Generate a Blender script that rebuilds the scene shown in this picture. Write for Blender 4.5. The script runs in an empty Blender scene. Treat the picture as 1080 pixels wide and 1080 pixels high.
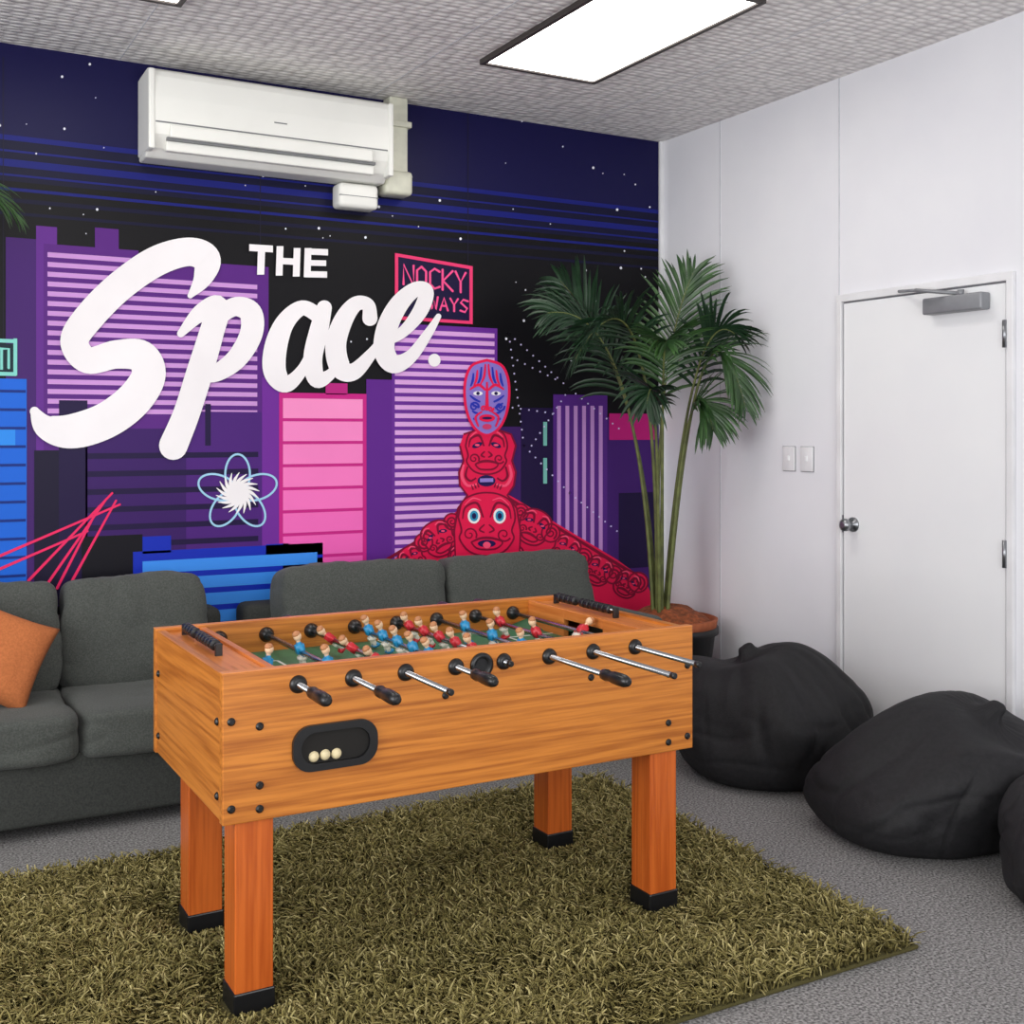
import bpy, bmesh, math, random
import numpy as np
from mathutils import Vector, Matrix, noise
random.seed(7); np.random.seed(7)
scene=bpy.context.scene
scene.view_settings.view_transform='Standard'
scene.view_settings.look='None'
YAW=math.radians(29.3); S_=math.sin(YAW); C_=math.cos(YAW)
F=1220.0; HOR=455.0; H=1.49
WX=4.0; WY=5.37; CZ=3.15     # right wall X, back wall Y, ceiling

# ------------------------------------------------------------------ materials
def lin(c):
    o=[]
    for v in c[:3]:
        v=v/255.0
        o.append(v/12.92 if v<=0.04045 else ((v+0.055)/1.055)**2.4)
    return (o[0],o[1],o[2],1.0)
def mat(name,col,rough=0.5,metal=0.0,col2=None,scale=20,stretch=(1,1,1),bump=0.0,bscale=None,emit=0,coat=0,sheen=0,detail=4,spec=None):
    m=bpy.data.materials.new(name); m.use_nodes=True
    nt=m.node_tree; N=nt.nodes; L=nt.links
    b=N['Principled BSDF']
    b.inputs['Base Color'].default_value=lin(col)
    b.inputs['Roughness'].default_value=rough
    b.inputs['Metallic'].default_value=metal
    if spec is not None: b.inputs['Specular IOR Level'].default_value=spec
    if coat: b.inputs['Coat Weight'].default_value=coat
    if sheen: b.inputs['Sheen Weight'].default_value=sheen
    if emit:
        b.inputs['Emission Color'].default_value=lin(col); b.inputs['Emission Strength'].default_value=emit
    tc=N.new('ShaderNodeTexCoord'); mp=N.new('ShaderNodeMapping'); mp.inputs['Scale'].default_value=stretch
    L.new(tc.outputs['Object'],mp.inputs['Vector'])
    if col2 is None:
        col2=tuple(max(0,v*0.94) for v in col)
    nz=N.new('ShaderNodeTexNoise'); nz.inputs['Scale'].default_value=scale; nz.inputs['Detail'].default_value=detail
    L.new(mp.outputs['Vector'],nz.inputs['Vector'])
    r=N.new('ShaderNodeValToRGB'); r.color_ramp.elements[0].position=0.32; r.color_ramp.elements[1].position=0.68
    r.color_ramp.elements[0].color=lin(col2); r.color_ramp.elements[1].color=lin(col)
    L.new(nz.outputs['Fac'],r.inputs['Fac']); L.new(r.outputs['Color'],b.inputs['Base Color'])
    if bump:
        n2=N.new('ShaderNodeTexNoise'); n2.inputs['Scale'].default_value=bscale or scale; n2.inputs['Detail'].default_value=3
        L.new(mp.outputs['Vector'],n2.inputs['Vector'])
        bp=N.new('ShaderNodeBump'); bp.inputs['Strength'].default_value=bump; bp.inputs['Distance'].default_value=0.01
        L.new(n2.outputs['Fac'],bp.inputs['Height']); L.new(bp.outputs['Normal'],b.inputs['Normal'])
    return m
def wood(name,c1,c2,axis='X',rough=0.35,mul=7):
    m=bpy.data.materials.new(name); m.use_nodes=True
    nt=m.node_tree; N=nt.nodes; L=nt.links; b=N['Principled BSDF']; b.inputs['Roughness'].default_value=rough
    tc=N.new('ShaderNodeTexCoord'); mp=N.new('ShaderNodeMapping')
    mp.inputs['Scale'].default_value={'X':(0.3,7,9),'Z':(9,9,0.35),'Y':(7,0.3,9)}[axis]
    L.new(tc.outputs['Object'],mp.inputs['Vector'])
    n1=N.new('ShaderNodeTexNoise'); n1.inputs['Scale'].default_value=1.3; n1.inputs['Detail'].default_value=1.5; n1.inputs['Distortion'].default_value=0.15
    L.new(mp.outputs['Vector'],n1.inputs['Vector'])
    mu=N.new('ShaderNodeMath'); mu.operation='MULTIPLY'; mu.inputs[1].default_value=mul
    L.new(n1.outputs['Fac'],mu.inputs[0])
    fr=N.new('ShaderNodeMath'); fr.operation='PINGPONG'; fr.inputs[1].default_value=0.5
    L.new(mu.outputs[0],fr.inputs[0])
    n2=N.new('ShaderNodeTexNoise'); n2.inputs['Scale'].default_value=13; n2.inputs['Detail'].default_value=5
    L.new(mp.outputs['Vector'],n2.inputs['Vector'])
    m3=N.new('ShaderNodeMath'); m3.operation='MULTIPLY'; m3.inputs[1].default_value=0.6; L.new(fr.outputs[0],m3.inputs[0])
    ad=N.new('ShaderNodeMath'); ad.operation='ADD'; L.new(m3.outputs[0],ad.inputs[0]); L.new(n2.outputs['Fac'],ad.inputs[1])
    r=N.new('ShaderNodeValToRGB'); r.color_ramp.elements[0].position=0.40; r.color_ramp.elements[1].position=0.80
    r.color_ramp.elements[0].color=lin(c2); r.color_ramp.elements[1].color=lin(c1)
    L.new(ad.outputs[0],r.inputs['Fac']); L.new(r.outputs['Color'],b.inputs['Base Color'])
    return m

# ------------------------------------------------------------------ mesh helpers
def obj(name,verts,faces,mats,parent=None,smooth=False,midx=None):
    me=bpy.data.meshes.new(name); me.from_pydata([tuple(v) for v in verts],[],faces)
    if not isinstance(mats,(list,tuple)): mats=[mats]
    for m in mats: me.materials.append(m)
    if midx is not None: me.polygons.foreach_set('material_index',midx)
    if smooth: me.polygons.foreach_set('use_smooth',[True]*len(me.polygons))
    me.update()
    o=bpy.data.objects.new(name,me); scene.collection.objects.link(o)
    if parent: setp(o,parent)
    return o
def setp(o,p):
    o.parent=p; o.matrix_parent_inverse=Matrix.Translation(p.location).inverted()
def group(name,loc):
    e=bpy.data.objects.new(name,None); e.empty_display_size=0.1; e.location=loc
    scene.collection.objects.link(e); return e
def box(name,x0,x1,y0,y1,z0,z1,m,parent=None,bevel=0.0,seg=2,smooth=None):
    bm=bmesh.new(); bmesh.ops.create_cube(bm,size=1)
    for v in bm.verts:
        v.co=Vector(((x0+x1)/2+v.co.x*(x1-x0),(y0+y1)/2+v.co.y*(y1-y0),(z0+z1)/2+v.co.z*(z1-z0)))
    if bevel: bmesh.ops.bevel(bm,geom=bm.edges[:],offset=bevel,segments=seg,affect='EDGES',profile=0.5)
    me=bpy.data.meshes.new(name); bm.to_mesh(me); bm.free(); me.materials.append(m)
    if bevel and seg>2: me.polygons.foreach_set('use_smooth',[True]*len(me.polygons))
    o=bpy.data.objects.new(name,me); scene.collection.objects.link(o)
    if parent: setp(o,parent)
    return o
def lathe_data(p0,d,prof,n=20):
    d=Vector(d).normalized(); p0=Vector(p0)
    a=Vector((0,0,1)) if abs(d.z)<0.9 else Vector((1,0,0))
    u=d.cross(a).normalized(); w=d.cross(u)
    V=[];Fc=[]
    for t,r in prof:
        for i in range(n):
            an=2*math.pi*i/n
            V.append(p0+d*t+u*(r*math.cos(an))+w*(r*math.sin(an)))
    for j in range(len(prof)-1):
        for i in range(n):
            k=(i+1)%n
            Fc.append((j*n+i,j*n+k,(j+1)*n+k,(j+1)*n+i))
    Fc.append(tuple(range(n-1,-1,-1))); Fc.append(tuple((len(prof)-1)*n+i for i in range(n)))
    return V,Fc
def lathe(name,p0,d,prof,m,parent=None,n=20,smooth=True):
    V,Fc=lathe_data(p0,d,prof,n)
    o=obj(name,V,Fc,m,parent)
    if smooth:
        o.data.polygons.foreach_set('use_smooth',[len(p.vertices)==4 for p in o.data.polygons])
    return o
def cyl(name,p0,p1,r,m,parent=None,n=16):
    d=Vector(p1)-Vector(p0)
    return lathe(name,p0,d,[(0,r),(d.length,r)],m,parent,n)
def tube(V,Fc,pts,rads,n=8):
    base=len(V); k=len(pts)
    for j,p in enumerate(pts):
        t=(pts[min(j+1,k-1)]-pts[max(j-1,0)]).normalized()
        a=Vector((0,0,1)) if abs(t.z)<0.9 else Vector((1,0,0))
        u=t.cross(a).normalized(); w=t.cross(u)
        for i in range(n):
            an=2*math.pi*i/n; V.append(p+u*(rads[j]*math.cos(an))+w*(rads[j]*math.sin(an)))
    for j in range(k-1):
        for i in range(n):
            q=(i+1)%n; Fc.append((base+j*n+i,base+j*n+q,base+(j+1)*n+q,base+(j+1)*n+i))
def cushion(name,c,size,m,parent=None,k=5.0,rot=(0,0,0),puff=0.0,wr=0.008,seed=0,n=26):
    bm=bmesh.new(); bmesh.ops.create_cube(bm,size=2)
    bmesh.ops.subdivide_edges(bm,edges=bm.edges[:],cuts=n,use_grid_fill=True)
    R=Matrix.Rotation(rot[2],3,'Z')@Matrix.Rotation(rot[1],3,'Y')@Matrix.Rotation(rot[0],3,'X')
    for v in bm.verts:
        p=v.co; s=(abs(p.x)**k+abs(p.y)**k+abs(p.z)**k)**(1/k); p=p/s
        q=Vector((p.x*size[0]/2,p.y*size[1]/2,p.z*size[2]/2))
        if puff:
            f=(1-min(1,abs(p.x))**2)*(1-min(1,abs(p.z))**2)
            q.y*=1+puff*f
        nn=noise.noise(Vector((q.x*4+seed*7,q.y*4,q.z*4)))
        n2=noise.noise(Vector((q.x*16+seed*3,q.y*9,q.z*7)))
        ridge=max(0,1-abs(noise.noise(Vector((q.x*5+seed*9,q.y*3,q.z*8))))*7)
        q+=q.normalized()*(nn*wr*1.6+n2*wr*0.6-ridge*wr*0.55)
        v.co=R@q+Vector(c)
    me=bpy.data.meshes.new(name); bm.to_mesh(me); bm.free(); me.materials.append(m)
    me.polygons.foreach_set('use_smooth',[True]*len(me.polygons))
    o=bpy.data.objects.new(name,me); scene.collection.objects.link(o)
    if parent: setp(o,parent)
    return o

# ------------------------------------------------------------------ room shell
m_white=mat('wall_white_paint',(232,232,236),0.55,col2=(228,228,233),scale=3,spec=0.3)
m_trim=mat('trim_white',(234,234,236),0.45,scale=5)
m_seam=mat('seam_grey',(205,206,212),0.6)
m_gap=mat('gap_dark',(120,120,125),0.7)

# carpet
m_floor=bpy.data.materials.new('grey_carpet'); m_floor.use_nodes=True
nt=m_floor.node_tree;N=nt.nodes;L=nt.links;b=N['Principled BSDF'];b.inputs['Roughness'].default_value=0.95
b.inputs['Specular IOR Level'].default_value=0.2
tc=N.new('ShaderNodeTexCoord');n1=N.new('ShaderNodeTexNoise');n1.inputs['Scale'].default_value=120;n1.inputs['Detail'].default_value=3
n3=N.new('ShaderNodeTexNoise');n3.inputs['Scale'].default_value=2.0
L.new(tc.outputs['Object'],n1.inputs['Vector']);L.new(tc.outputs['Object'],n3.inputs['Vector'])
r=N.new('ShaderNodeValToRGB');r.color_ramp.elements[0].position=0.36;r.color_ramp.elements[1].position=0.66
r.color_ramp.elements[0].color=lin((88,87,87));r.color_ramp.elements[1].color=lin((170,168,167))
L.new(n1.outputs['Fac'],r.inputs['Fac'])
mx=N.new('ShaderNodeMixRGB');mx.blend_type='MULTIPLY';mx.inputs['Fac'].default_value=0.25
L.new(r.outputs['Color'],mx.inputs['Color1']);L.new(n3.outputs['Fac'],mx.inputs['Color2']);L.new(mx.outputs['Color'],b.inputs['Base Color'])
bp=N.new('ShaderNodeBump');bp.inputs['Strength'].default_value=0.4;bp.inputs['Distance'].default_value=0.01
L.new(n1.outputs['Fac'],bp.inputs['Height']);L.new(bp.outputs['Normal'],b.inputs['Normal'])
box('floor',-3.0,WX+0.1,-1.5,WY+0.1,-0.1,0,m_floor)

# ceiling
m_ceil=bpy.data.materials.new('embossed_ceiling'); m_ceil.use_nodes=True
nt=m_ceil.node_tree;N=nt.nodes;L=nt.links;b=N['Principled BSDF'];b.inputs['Roughness'].default_value=0.8
tc=N.new('ShaderNodeTexCoord');mp=N.new('ShaderNodeMapping');mp.inputs['Scale'].default_value=(17,27,20)
L.new(tc.outputs['Object'],mp.inputs['Vector'])
vo=N.new('ShaderNodeTexVoronoi');vo.inputs['Scale'].default_value=1.0;vo.inputs['Randomness'].default_value=0.4
L.new(mp.outputs['Vector'],vo.inputs['Vector'])
r=N.new('ShaderNodeValToRGB');r.color_ramp.elements[0].position=0.25;r.color_ramp.elements[1].position=0.7
r.color_ramp.elements[0].color=lin((246,243,240));r.color_ramp.elements[1].color=lin((204,200,200))
L.new(vo.outputs['Distance'],r.inputs['Fac'])
L.new(r.outputs['Color'],b.inputs['Base Color'])
bp=N.new('ShaderNodeBump');bp.invert=True;bp.inputs['Strength'].default_value=0.9;bp.inputs['Distance'].default_value=0.012
L.new(vo.outputs['Distance'],bp.inputs['Height']);L.new(bp.outputs['Normal'],b.inputs['Normal'])
box('ceiling',-3.0,WX+0.1,-1.5,WY+0.1,CZ,CZ+0.1,m_ceil)
for i,x in enumerate((-0.2,1.0,2.2,3.4)):
    box('trim_%d'%(i+1),x-0.002,x+0.002,0,WY,CZ-0.0015,CZ+0.001,m_seam)

# mural wall base (sky): procedural horizontal bands
m_sky=bpy.data.materials.new('mural_night_sky'); m_sky.use_nodes=True
nt=m_sky.node_tree;N=nt.nodes;L=nt.links;b=N['Principled BSDF'];b.inputs['Roughness'].default_value=0.45;b.inputs['Specular IOR Level'].default_value=0.2
tc=N.new('ShaderNodeTexCoord');sp=N.new('ShaderNodeSeparateXYZ');L.new(tc.outputs['Object'],sp.inputs[0])
mr=N.new('ShaderNodeMapRange');mr.inputs['From Min'].default_value=2.0;mr.inputs['From Max'].default_value=3.15
L.new(sp.outputs['Z'],mr.inputs['Value'])
r=N.new('ShaderNodeValToRGB');cr=r.color_ramp
bk=lin((6,5,10)); nv=lin((8,8,44)); br=lin((16,24,112)); nt_=lin((15,12,64))
cr.interpolation='CONSTANT'
cr.elements[0].position=0;cr.elements[0].color=bk
cr.elements[1].position=0.36;cr.elements[1].color=nv
for p,c in ((0.375,bk),(0.41,nv),(0.425,bk),(0.45,br),(0.462,bk),(0.485,nv),(0.505,br),(0.515,nv),(0.54,br),(0.57,nv),(0.595,br),(0.605,nv),(0.64,br),(0.66,nt_)):
    e=cr.elements.new(p);e.color=c
L.new(mr.outputs[0],r.inputs['Fac'])
L.new(r.outputs['Color'],b.inputs['Base Color'])
box('wall_back',-3.0,WX+0.1,WY,WY+0.1,0,CZ,m_sky)
box('wall_right',WX,WX+0.1,-1.5,WY,0,CZ,m_white)
for i,(y,z0,z1) in enumerate(((4.85,0,CZ),(3.985,2.13,CZ),(2.98,0,CZ))):
    box('trim_%d'%(i+5),WX-0.003,WX+0.001,y-0.003,y+0.003,z0,z1,m_seam)
box('trim_8',WX-0.025,WX,WY-0.02,WY,0,CZ,m_trim,bevel=0.003)

# ------------------------------------------------------------------ MURAL (flat painted shapes on the back wall)
VPX=540+F/math.tan(YAW)
def wallpt(px,py,lay):
    a=(px-540)/F; t=WY/(C_-S_*a)
    return (t*(S_+C_*a), WY-0.0015-lay*0.0008, H+t*(HOR-py)/F)
mur_v=[];mur_f=[];mur_m=[];mur_mats=[];mur_idx={}
def mi(col):
    if col not in mur_idx:
        mur_idx[col]=len(mur_mats); mur_mats.append(mat('mural_%d_%d_%d'%col,col,0.45,scale=2,col2=tuple(int(v*0.97) for v in col),spec=0.2))
    return mur_idx[col]
def poly(col,pts,lay):
    b0=len(mur_v)
    for p in pts: mur_v.append(wallpt(p[0],p[1],lay))
    mur_f.append(tuple(range(b0,b0+len(pts)))); mur_m.append(mi(col))
def hy(x0,y0,x1): return HOR+(y0-HOR)*(VPX-x1)/(VPX-x0)
def rect(col,x0,x1,ya,yb,lay): poly(col,[(x0,ya),(x0,yb),(x1,hy(x0,yb,x1)),(x1,hy(x0,ya,x1))],lay)
def ell(col,cx,cy,rx,ry,lay,n=28,rot=0):
    c,s=math.cos(rot),math.sin(rot)
    poly(col,[(cx+rx*math.cos(a)*c-ry*math.sin(a)*s,cy+rx*math.cos(a)*s+ry*math.sin(a)*c) for a in [2*math.pi*i/n for i in range(n)]],lay)
def catm(P,sub=8):
    out=[];n=len(P)
    for i in range(n-1):
        p0=P[max(i-1,0)];p1=P[i];p2=P[i+1];p3=P[min(i+2,n-1)]
        for j in range(sub):
            t=j/sub
            out.append(tuple(0.5*((2*p1[k])+(-p0[k]+p2[k])*t+(2*p0[k]-5*p1[k]+4*p2[k]-p3[k])*t*t+(-p0[k]+3*p1[k]-3*p2[k]+p3[k])*t**3) for k in range(len(p1))))
    out.append(tuple(P[-1])); return out
def stroke(col,P,lay,sub=8,smooth=True,closed=False):
    Q=catm(P,sub) if smooth else [tuple(p) for p in P]
    m_=mi(col); n=len(Q); b0=len(mur_v)
    for i,(x,y,r_) in enumerate(Q):
        a=Q[max(i-1,0)];c=Q[min(i+1,n-1)]
        if closed: a=Q[(i-1)%(n-1)];c=Q[(i+1)%(n-1)]
        dx,dy=c[0]-a[0],c[1]-a[1];l=math.hypot(dx,dy) or 1
        nx,ny=-dy/l,dx/l; ll=lay+0.7*i/n
        mur_v.append(wallpt(x+nx*r_,y+ny*r_,ll));mur_v.append(wallpt(x-nx*r_,y-ny*r_,ll))
    for i in range(n-1):
        mur_f.append((b0+2*i,b0+2*i+1,b0+2*i+3,b0+2*i+2));mur_m.append(m_)
    if not closed:
        for i,ll in ((0,lay-0.05),(n-1,lay+0.75)):
            x,y,r_=Q[i]; 
            if r_>1.0: ell(col,x,y,r_,r_,ll,n=20)
def ring(col,cx,cy,rx,ry,w,lay,rot=0,n=36):
    c,s=math.cos(rot),math.sin(rot)
    P=[(cx+rx*math.cos(a)*c-ry*math.sin(a)*s,cy+rx*math.cos(a)*s+ry*math.sin(a)*c,w) for a in [2*math.pi*i/n for i in range(n+1)]]
    stroke(col,P,lay,smooth=False,closed=True)
WHT=(244,240,242)
# stars
for i in range(120):
    x=random.uniform(-20,690); y=random.uniform(60,400)
    if x<280 and y>250: continue
    r_=random.choice([0.7,1.0,1.5])
    ell((235,235,246),x,y,r_*0.9,r_,0.5,n=8)
PUR=(88,34,126);DPU=(56,22,96);LIL=(202,148,214);VDP=(28,12,60);BLK=(8,6,18)
# left tower group
rect((66,28,106),6,46,250,640,1)
rect((98,42,140),38,60,238,640,2)
rect(PUR,46,146,257,640,3)
rect(PUR,100,125,240,262,3.2)
rect(PUR,146,283,272,640,3)
y=266
while y<440:
    x1=138 if y<284 else 271
    rect(LIL,50,x1,y,y+5.2,4); y+=10.3
rect(VDP,62,92,422,640,5)
rect((20,12,44),36,62,475,640,4.6)
rect(DPU,90,200,452,640,5)
rect((74,30,118),196,276,434,640,5.4)
rect(VDP,216,222,426,470,5.8)
y=478
while y<620:
    rect(VDP,92,272,y,y+6,6); y+=19
rect(BLK,86,150,566,640,6.5)
# pink tower
rect((112,42,152),276,297,398,640,5.2)
rect((200,34,132),294,386,414,640,6)
rect((184,34,126),343,366,404,416,6)
y=420;i=0
while y<610:
    g=i/8; rect((int(250-10*g),int(146-60*g),int(202-22*g)),298,382,y,y+21,7); y+=24.3; i+=1
# purple + striped tower
rect((94,36,138),386,414,400,640,4)
rect((104,44,148),413,524,341,640,4.5)
y=347
while y<600:
    rect((218,164,224),416,521,y,y+4.9,5.2); y+=8.9
rect((60,26,98),524,549,450,640,3)
rect(VDP,549,584,430,640,3)
rect((84,38,130),583,640,416,640,4)
for k in range(6): rect((192,142,208),587+k*8.8,591+k*8.8,428,640,5)
rect((120,190,180),572.5,576.5,445,470,4);rect((120,190,180),572.5,576.5,483,510,4)
rect((66,28,110),640,697,440,660,4)
rect((190,28,120),642,692,436,464,5)
rect(VDP,652,690,520,600,5)
# blue left tower
rect((22,100,214),-60,28,398,660,5)
y=410
while y<640:
    rect((10,44,126),-60,27,y,y+3,6); y+=20
rect((44,140,236),-60,16,452,470,5.6)
for q in ((-10,17,357,361),(-10,17,392,396)): rect((130,210,200),*q,5)
rect((130,210,200),14,18,357,396,5.2); rect((14,40,50),-40,14,361,392,4.6)
rect((130,210,200),0,3,368,390,5.4);stroke((130,210,200),[(0,368,1.4),(9,368,1.4),(9,388,1.4)],5.6,smooth=False)
# blue low building
rect((16,44,178),140,340,582,720,7)
rect((16,44,178),150,180,566,584,7);rect((16,44,178),280,304,574,590,7)
y=592
while y<700:
    rect((62,144,240),150,334,y,y+13,8); y+=19
# lasers
for q in ((0,586,126,532),(-10,604,92,560),(30,612,118,520),(48,618,112,526),(60,620,104,534),(76,612,122,528)):
    stroke((236,40,100),[(q[0],q[1],1.5),(q[2],q[3],1.1)],7.5,smooth=False)
# flower
for k in range(5):
    a=-math.pi/2+k*2*math.pi/5
    ring((160,206,236),250+22*math.cos(a),520+20*math.sin(a),21,13,1.1,9+k*0.3,rot=a)
ell(WHT,250,520,5.5,5.5,10.6,n=20)
for k in range(18):
    a=k*2*math.pi/18
    stroke(WHT,[(250+4*math.cos(a),520+4*math.sin(a),2.2),(250+13*math.cos(a+.25),520+13*math.sin(a+.25),1.9),(250+23*math.cos(a+.6),520+22*math.sin(a+.6),0.3)],11+k*0.02,sub=4)
# ---- carved figure
RED=(232,22,78);DRD=(128,6,50);LRD=(255,84,124);NVY=(30,18,80)
def koru(col,cx,cy,r_,turns,w,lay,sg=1,a0=0):
    P=[]
    n=int(14*turns)
    for i in range(n+1):
        t=i/n;a=a0+sg*turns*2*math.pi*t;rr=r_*(1-0.88*t);P.append((cx+rr*math.cos(a),cy+rr*math.sin(a),w*(1-0.4*t)))
    stroke(col,P,lay,smooth=False)
def face(cx,cy,s,lay,tilt=0,tongue=True,eyes=True):
    c_,s__=math.cos(tilt),math.sin(tilt)
    def q(x,y): return (cx+s*(x*c_-y*s__),cy+s*(x*s__+y*c_))
    out=[(-1,-.25),(-.85,-.8),(-.45,-1.05),(0,-1.12),(.45,-1.05),(.85,-.8),(1,-.25),(.88,.2),(.95,.5),(.6,.95),(0,1.1),(-.6,.95),(-.95,.5),(-.88,.2),(-1,-.25)]
    O=catm([q(*p)+(0.9,) for p in out],4)
    poly(RED,[(p[0],p[1]) for p in O[:-1]],lay)
    stroke(DRD,O,lay+0.4,smooth=False)
    for sd in (-1,1):
        stroke(DRD,[q(sd*.12,-.25)+(0.8,),q(sd*.35,-.75)+(1.3,),q(sd*.75,-.6)+(1.0,),q(sd*.85,-.2)+(0.6,)],lay+1.2)
        stroke(LRD,[q(sd*.2,-.85)+(0.5,),q(sd*.5,-.92)+(0.8,),q(sd*.78,-.68)+(0.4,)],lay+1.2)
        e=q(sd*.45,-.3)
        if eyes:
            ell(WHT,e[0],e[1],.22*s,.27*s,lay+2,n=16);ell((50,150,190),e[0],e[1],.15*s,.19*s,lay+2.6,n=14);ell(NVY,e[0],e[1],.08*s,.11*s,lay+3.2,n=10)
        else:
            ell(NVY,e[0],e[1],.26*s,.12*s,lay+2,n=14,rot=sd*.4+tilt); ell(LRD,e[0],e[1],.12*s,.06*s,lay+2.5,n=10)
        koru(DRD,*q(sd*.6,.35),.26*s,1.4,0.9,lay+1.4,sd,0.5)
        stroke(DRD,[q(sd*.08,.0)+(0.7,),q(sd*.25,.18)+(1.0,),q(sd*.08,.28)+(0.7,)],lay+1.4)
    stroke(DRD,[q(-.55,.62)+(0.8,),q(-.2,.48)+(1.3,),q(.2,.48)+(1.3,),q(.55,.62)+(0.8,),q(.3,.85)+(0.9,),q(-.3,.85)+(0.9,),q(-.55,.62)+(0.8,)],lay+1.6)
    if tongue: ell(NVY,*q(0,.67),.32*s,.13*s,lay+1.3,n=16); ell(LRD,*q(0,.72),.14*s,.12*s,lay+2.6,n=12)
poly(RED,[(516,512),(540,524),(600,560),(650,590),(680,612),(700,660),(400,660),(398,600),(430,580),(480,540)],6)
for off,col,w in ((0,DRD,1.6),(7,LRD,0.9),(12,DRD,0.9)):
    stroke(col,[(512,516+off,w),(470,552+off,w),(404,592+off,w)],7+off*.03,smooth=False);stroke(col,[(520,516+off,w),(580,552+off,w),(676,610+off,w)],7+off*.03,smooth=False)
for cx,cy,s,t in ((462,568,17,-.5),(434,590,13,-.6),(562,556,17,.45),(596,580,14,.5),(630,602,14,.5),(660,616,13,.5),(486,590,14,0),(538,590,14,0)):
    face(cx,cy,s,8,t,False,False)
for cx,cy,r_,sg in ((446,572,8,1),(580,562,8,-1),(614,588,8,-1),(646,606,8,-1),(672,614,9,-1),(476,550,7,1),(548,540,7,-1)):
    ell(RED,cx,cy,r_+1.5,r_+1.5,7.8,n=22);ring(DRD,cx,cy,r_+1.5,r_+1.5,0.9,8.2,n=24);koru(DRD,cx,cy,r_*.85,1.7,1.1,9,sg,1);
body=[(488,458),(500,454),(526,454),(538,458),(543,470),(539,486),(543,498),(541,512),(534,522),(544,536),(548,560),(546,600),(480,600),(478,560),(482,536),(492,522),(484,512),(483,498),(488,486),(484,470)]
poly(RED,body,11);stroke(DRD,[p+(1.0,) for p in body[:]],11.4,smooth=False)
face(512,476,22,12,0,False,False)
for sd in (-1,1):
    stroke(LRD,[(512+sd*24,490,1.0),(512+sd*26,502,1.6),(512+sd*20,512,1.4),(512+sd*9,510,1.0)],13)
    stroke(DRD,[(512+sd*20,492,0.8),(512+sd*22,502,1.2),(512+sd*17,507,1.0),(512+sd*11,504,0.8)],13.8)
    for k in range(3): stroke(DRD,[(512+sd*(10+k*3),509+k*1.2,0.5),(512+sd*(8+k*3),514+k*1.2,0.7)],14,smooth=False)
ell(NVY,512,507,9.5,6,13,n=18);rect((150,130,210),505,519,504.5,508.5,14)
face(512,553,30,15,0,True)
# tattooed head
egg=catm([(512,380,1.4),(528,386,1.4),(535,404,1.4),(534,430,1.4),(526,450,1.4),(512,459,1.4),(498,450,1.4),(490,430,1.4),(489,404,1.4),(496,386,1.4),(512,380,1.4)],6)
poly((140,120,206),[(p[0],p[1]) for p in egg[:-1]],17);stroke(RED,egg,17.5,smooth=False)
BL=(40,52,178)
for sd in (-1,1):
    for k in range(4):
        stroke(RED if k%2==0 else BL,[(512+sd*(1.5+k*4.2),384+k*3.2,0.8),(512+sd*(3+k*4),397+k*1.5,1.3),(512+sd*(7+k*3.4),406+k*.5,0.7)],18.5)
    stroke(RED,[(512+sd*2,411,1.2),(512+sd*9,406,1.5),(512+sd*18,411,0.8)],19)
    ell(WHT,512+sd*9.5,415,5,2.3,19.4,n=14); ell(NVY,512+sd*9.5,415,1.9,1.9,20,n=10)
    for k in range(4):
        stroke(BL,[(512+sd*(7+k*1.2),424+k*6,0.9),(512+sd*(13),421+k*7,1.2),(512+sd*(18-k*1.2),417+k*8,0.7)],19)
    koru(BL,512+sd*13.5,429,5,1.5,1.1,20,sd,0)
    koru(RED,512+sd*3.8,431,3,1.2,1.1,20,sd,0)
    stroke(RED,[(512+sd*5,434,0.8),(512+sd*12,440,1.2),(512+sd*9,450,0.9)],20)
stroke(RED,[(512,403,1.0),(512,426,1.8),(512,431,2.4)],20)
ell(RED,512,441,8.5,4,20,n=18); ell(NVY,512,441,5.5,1.4,20.6,n=14); ell((210,60,110),512,450,5,3,20,n=14)
# dotted constellation
for (x0,y0,x1,y1) in ((536,352,600,410),(536,352,552,470),(600,410,560,470),(600,410,652,452),(552,470,600,520),(540,430,583,436),(545,380,585,400),(600,520,650,560)):
    nn=int(math.hypot(x1-x0,y1-y0)/8)
    for k in range(nn+1):
        ell((210,200,240),x0+(x1-x0)*k/nn,y0+(y1-y0)*k/nn,1.0,1.0,6.4,n=6)
# Neon diner sign
poly((238,60,116),[(416,267),(416,337),(498,342),(498,281)],6)
poly((22,12,56),[(419.5,271),(419.5,333.5),(494.5,338.5),(494.5,284)],7)
def seg(col,pts,r_,lay): stroke(col,[(p[0],p[1],r_) for p in pts],lay,smooth=False)
PK=(246,84,146)
def lt(ch,x,y,w,h,col,r_,lay,sl=0.14):
    g={'N':[[(0,1),(0,0),(1,1),(1,0)]],'O':[[(.5,0),(.05,.2),(.05,.8),(.5,1),(.95,.8),(.95,.2),(.5,0)]],'C':[[(1,.12),(.5,0),(.05,.2),(.05,.8),(.5,1),(1,.88)]],
       'K':[[(0,0),(0,1)],[(1,0),(.05,.55),(1,1)]],'Y':[[(0,0),(.5,.5),(1,0)],[(.5,.5),(.5,1)]],'W':[[(0,0),(.25,1),(.5,.3),(.75,1),(1,0)]],
       'A':[[(0,1),(.5,0),(1,1)],[(.2,.65),(.8,.65)]],'S':[[(1,.1),(.4,0),(.05,.25),(.9,.7),(.6,1),(0,.9)]]}[ch]
    for j,s in enumerate(g): seg(col,[(x+w*p[0],y+h*p[1]+sl*w*p[0]) for p in s],r_,lay+j*0.8)
x=425
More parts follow.
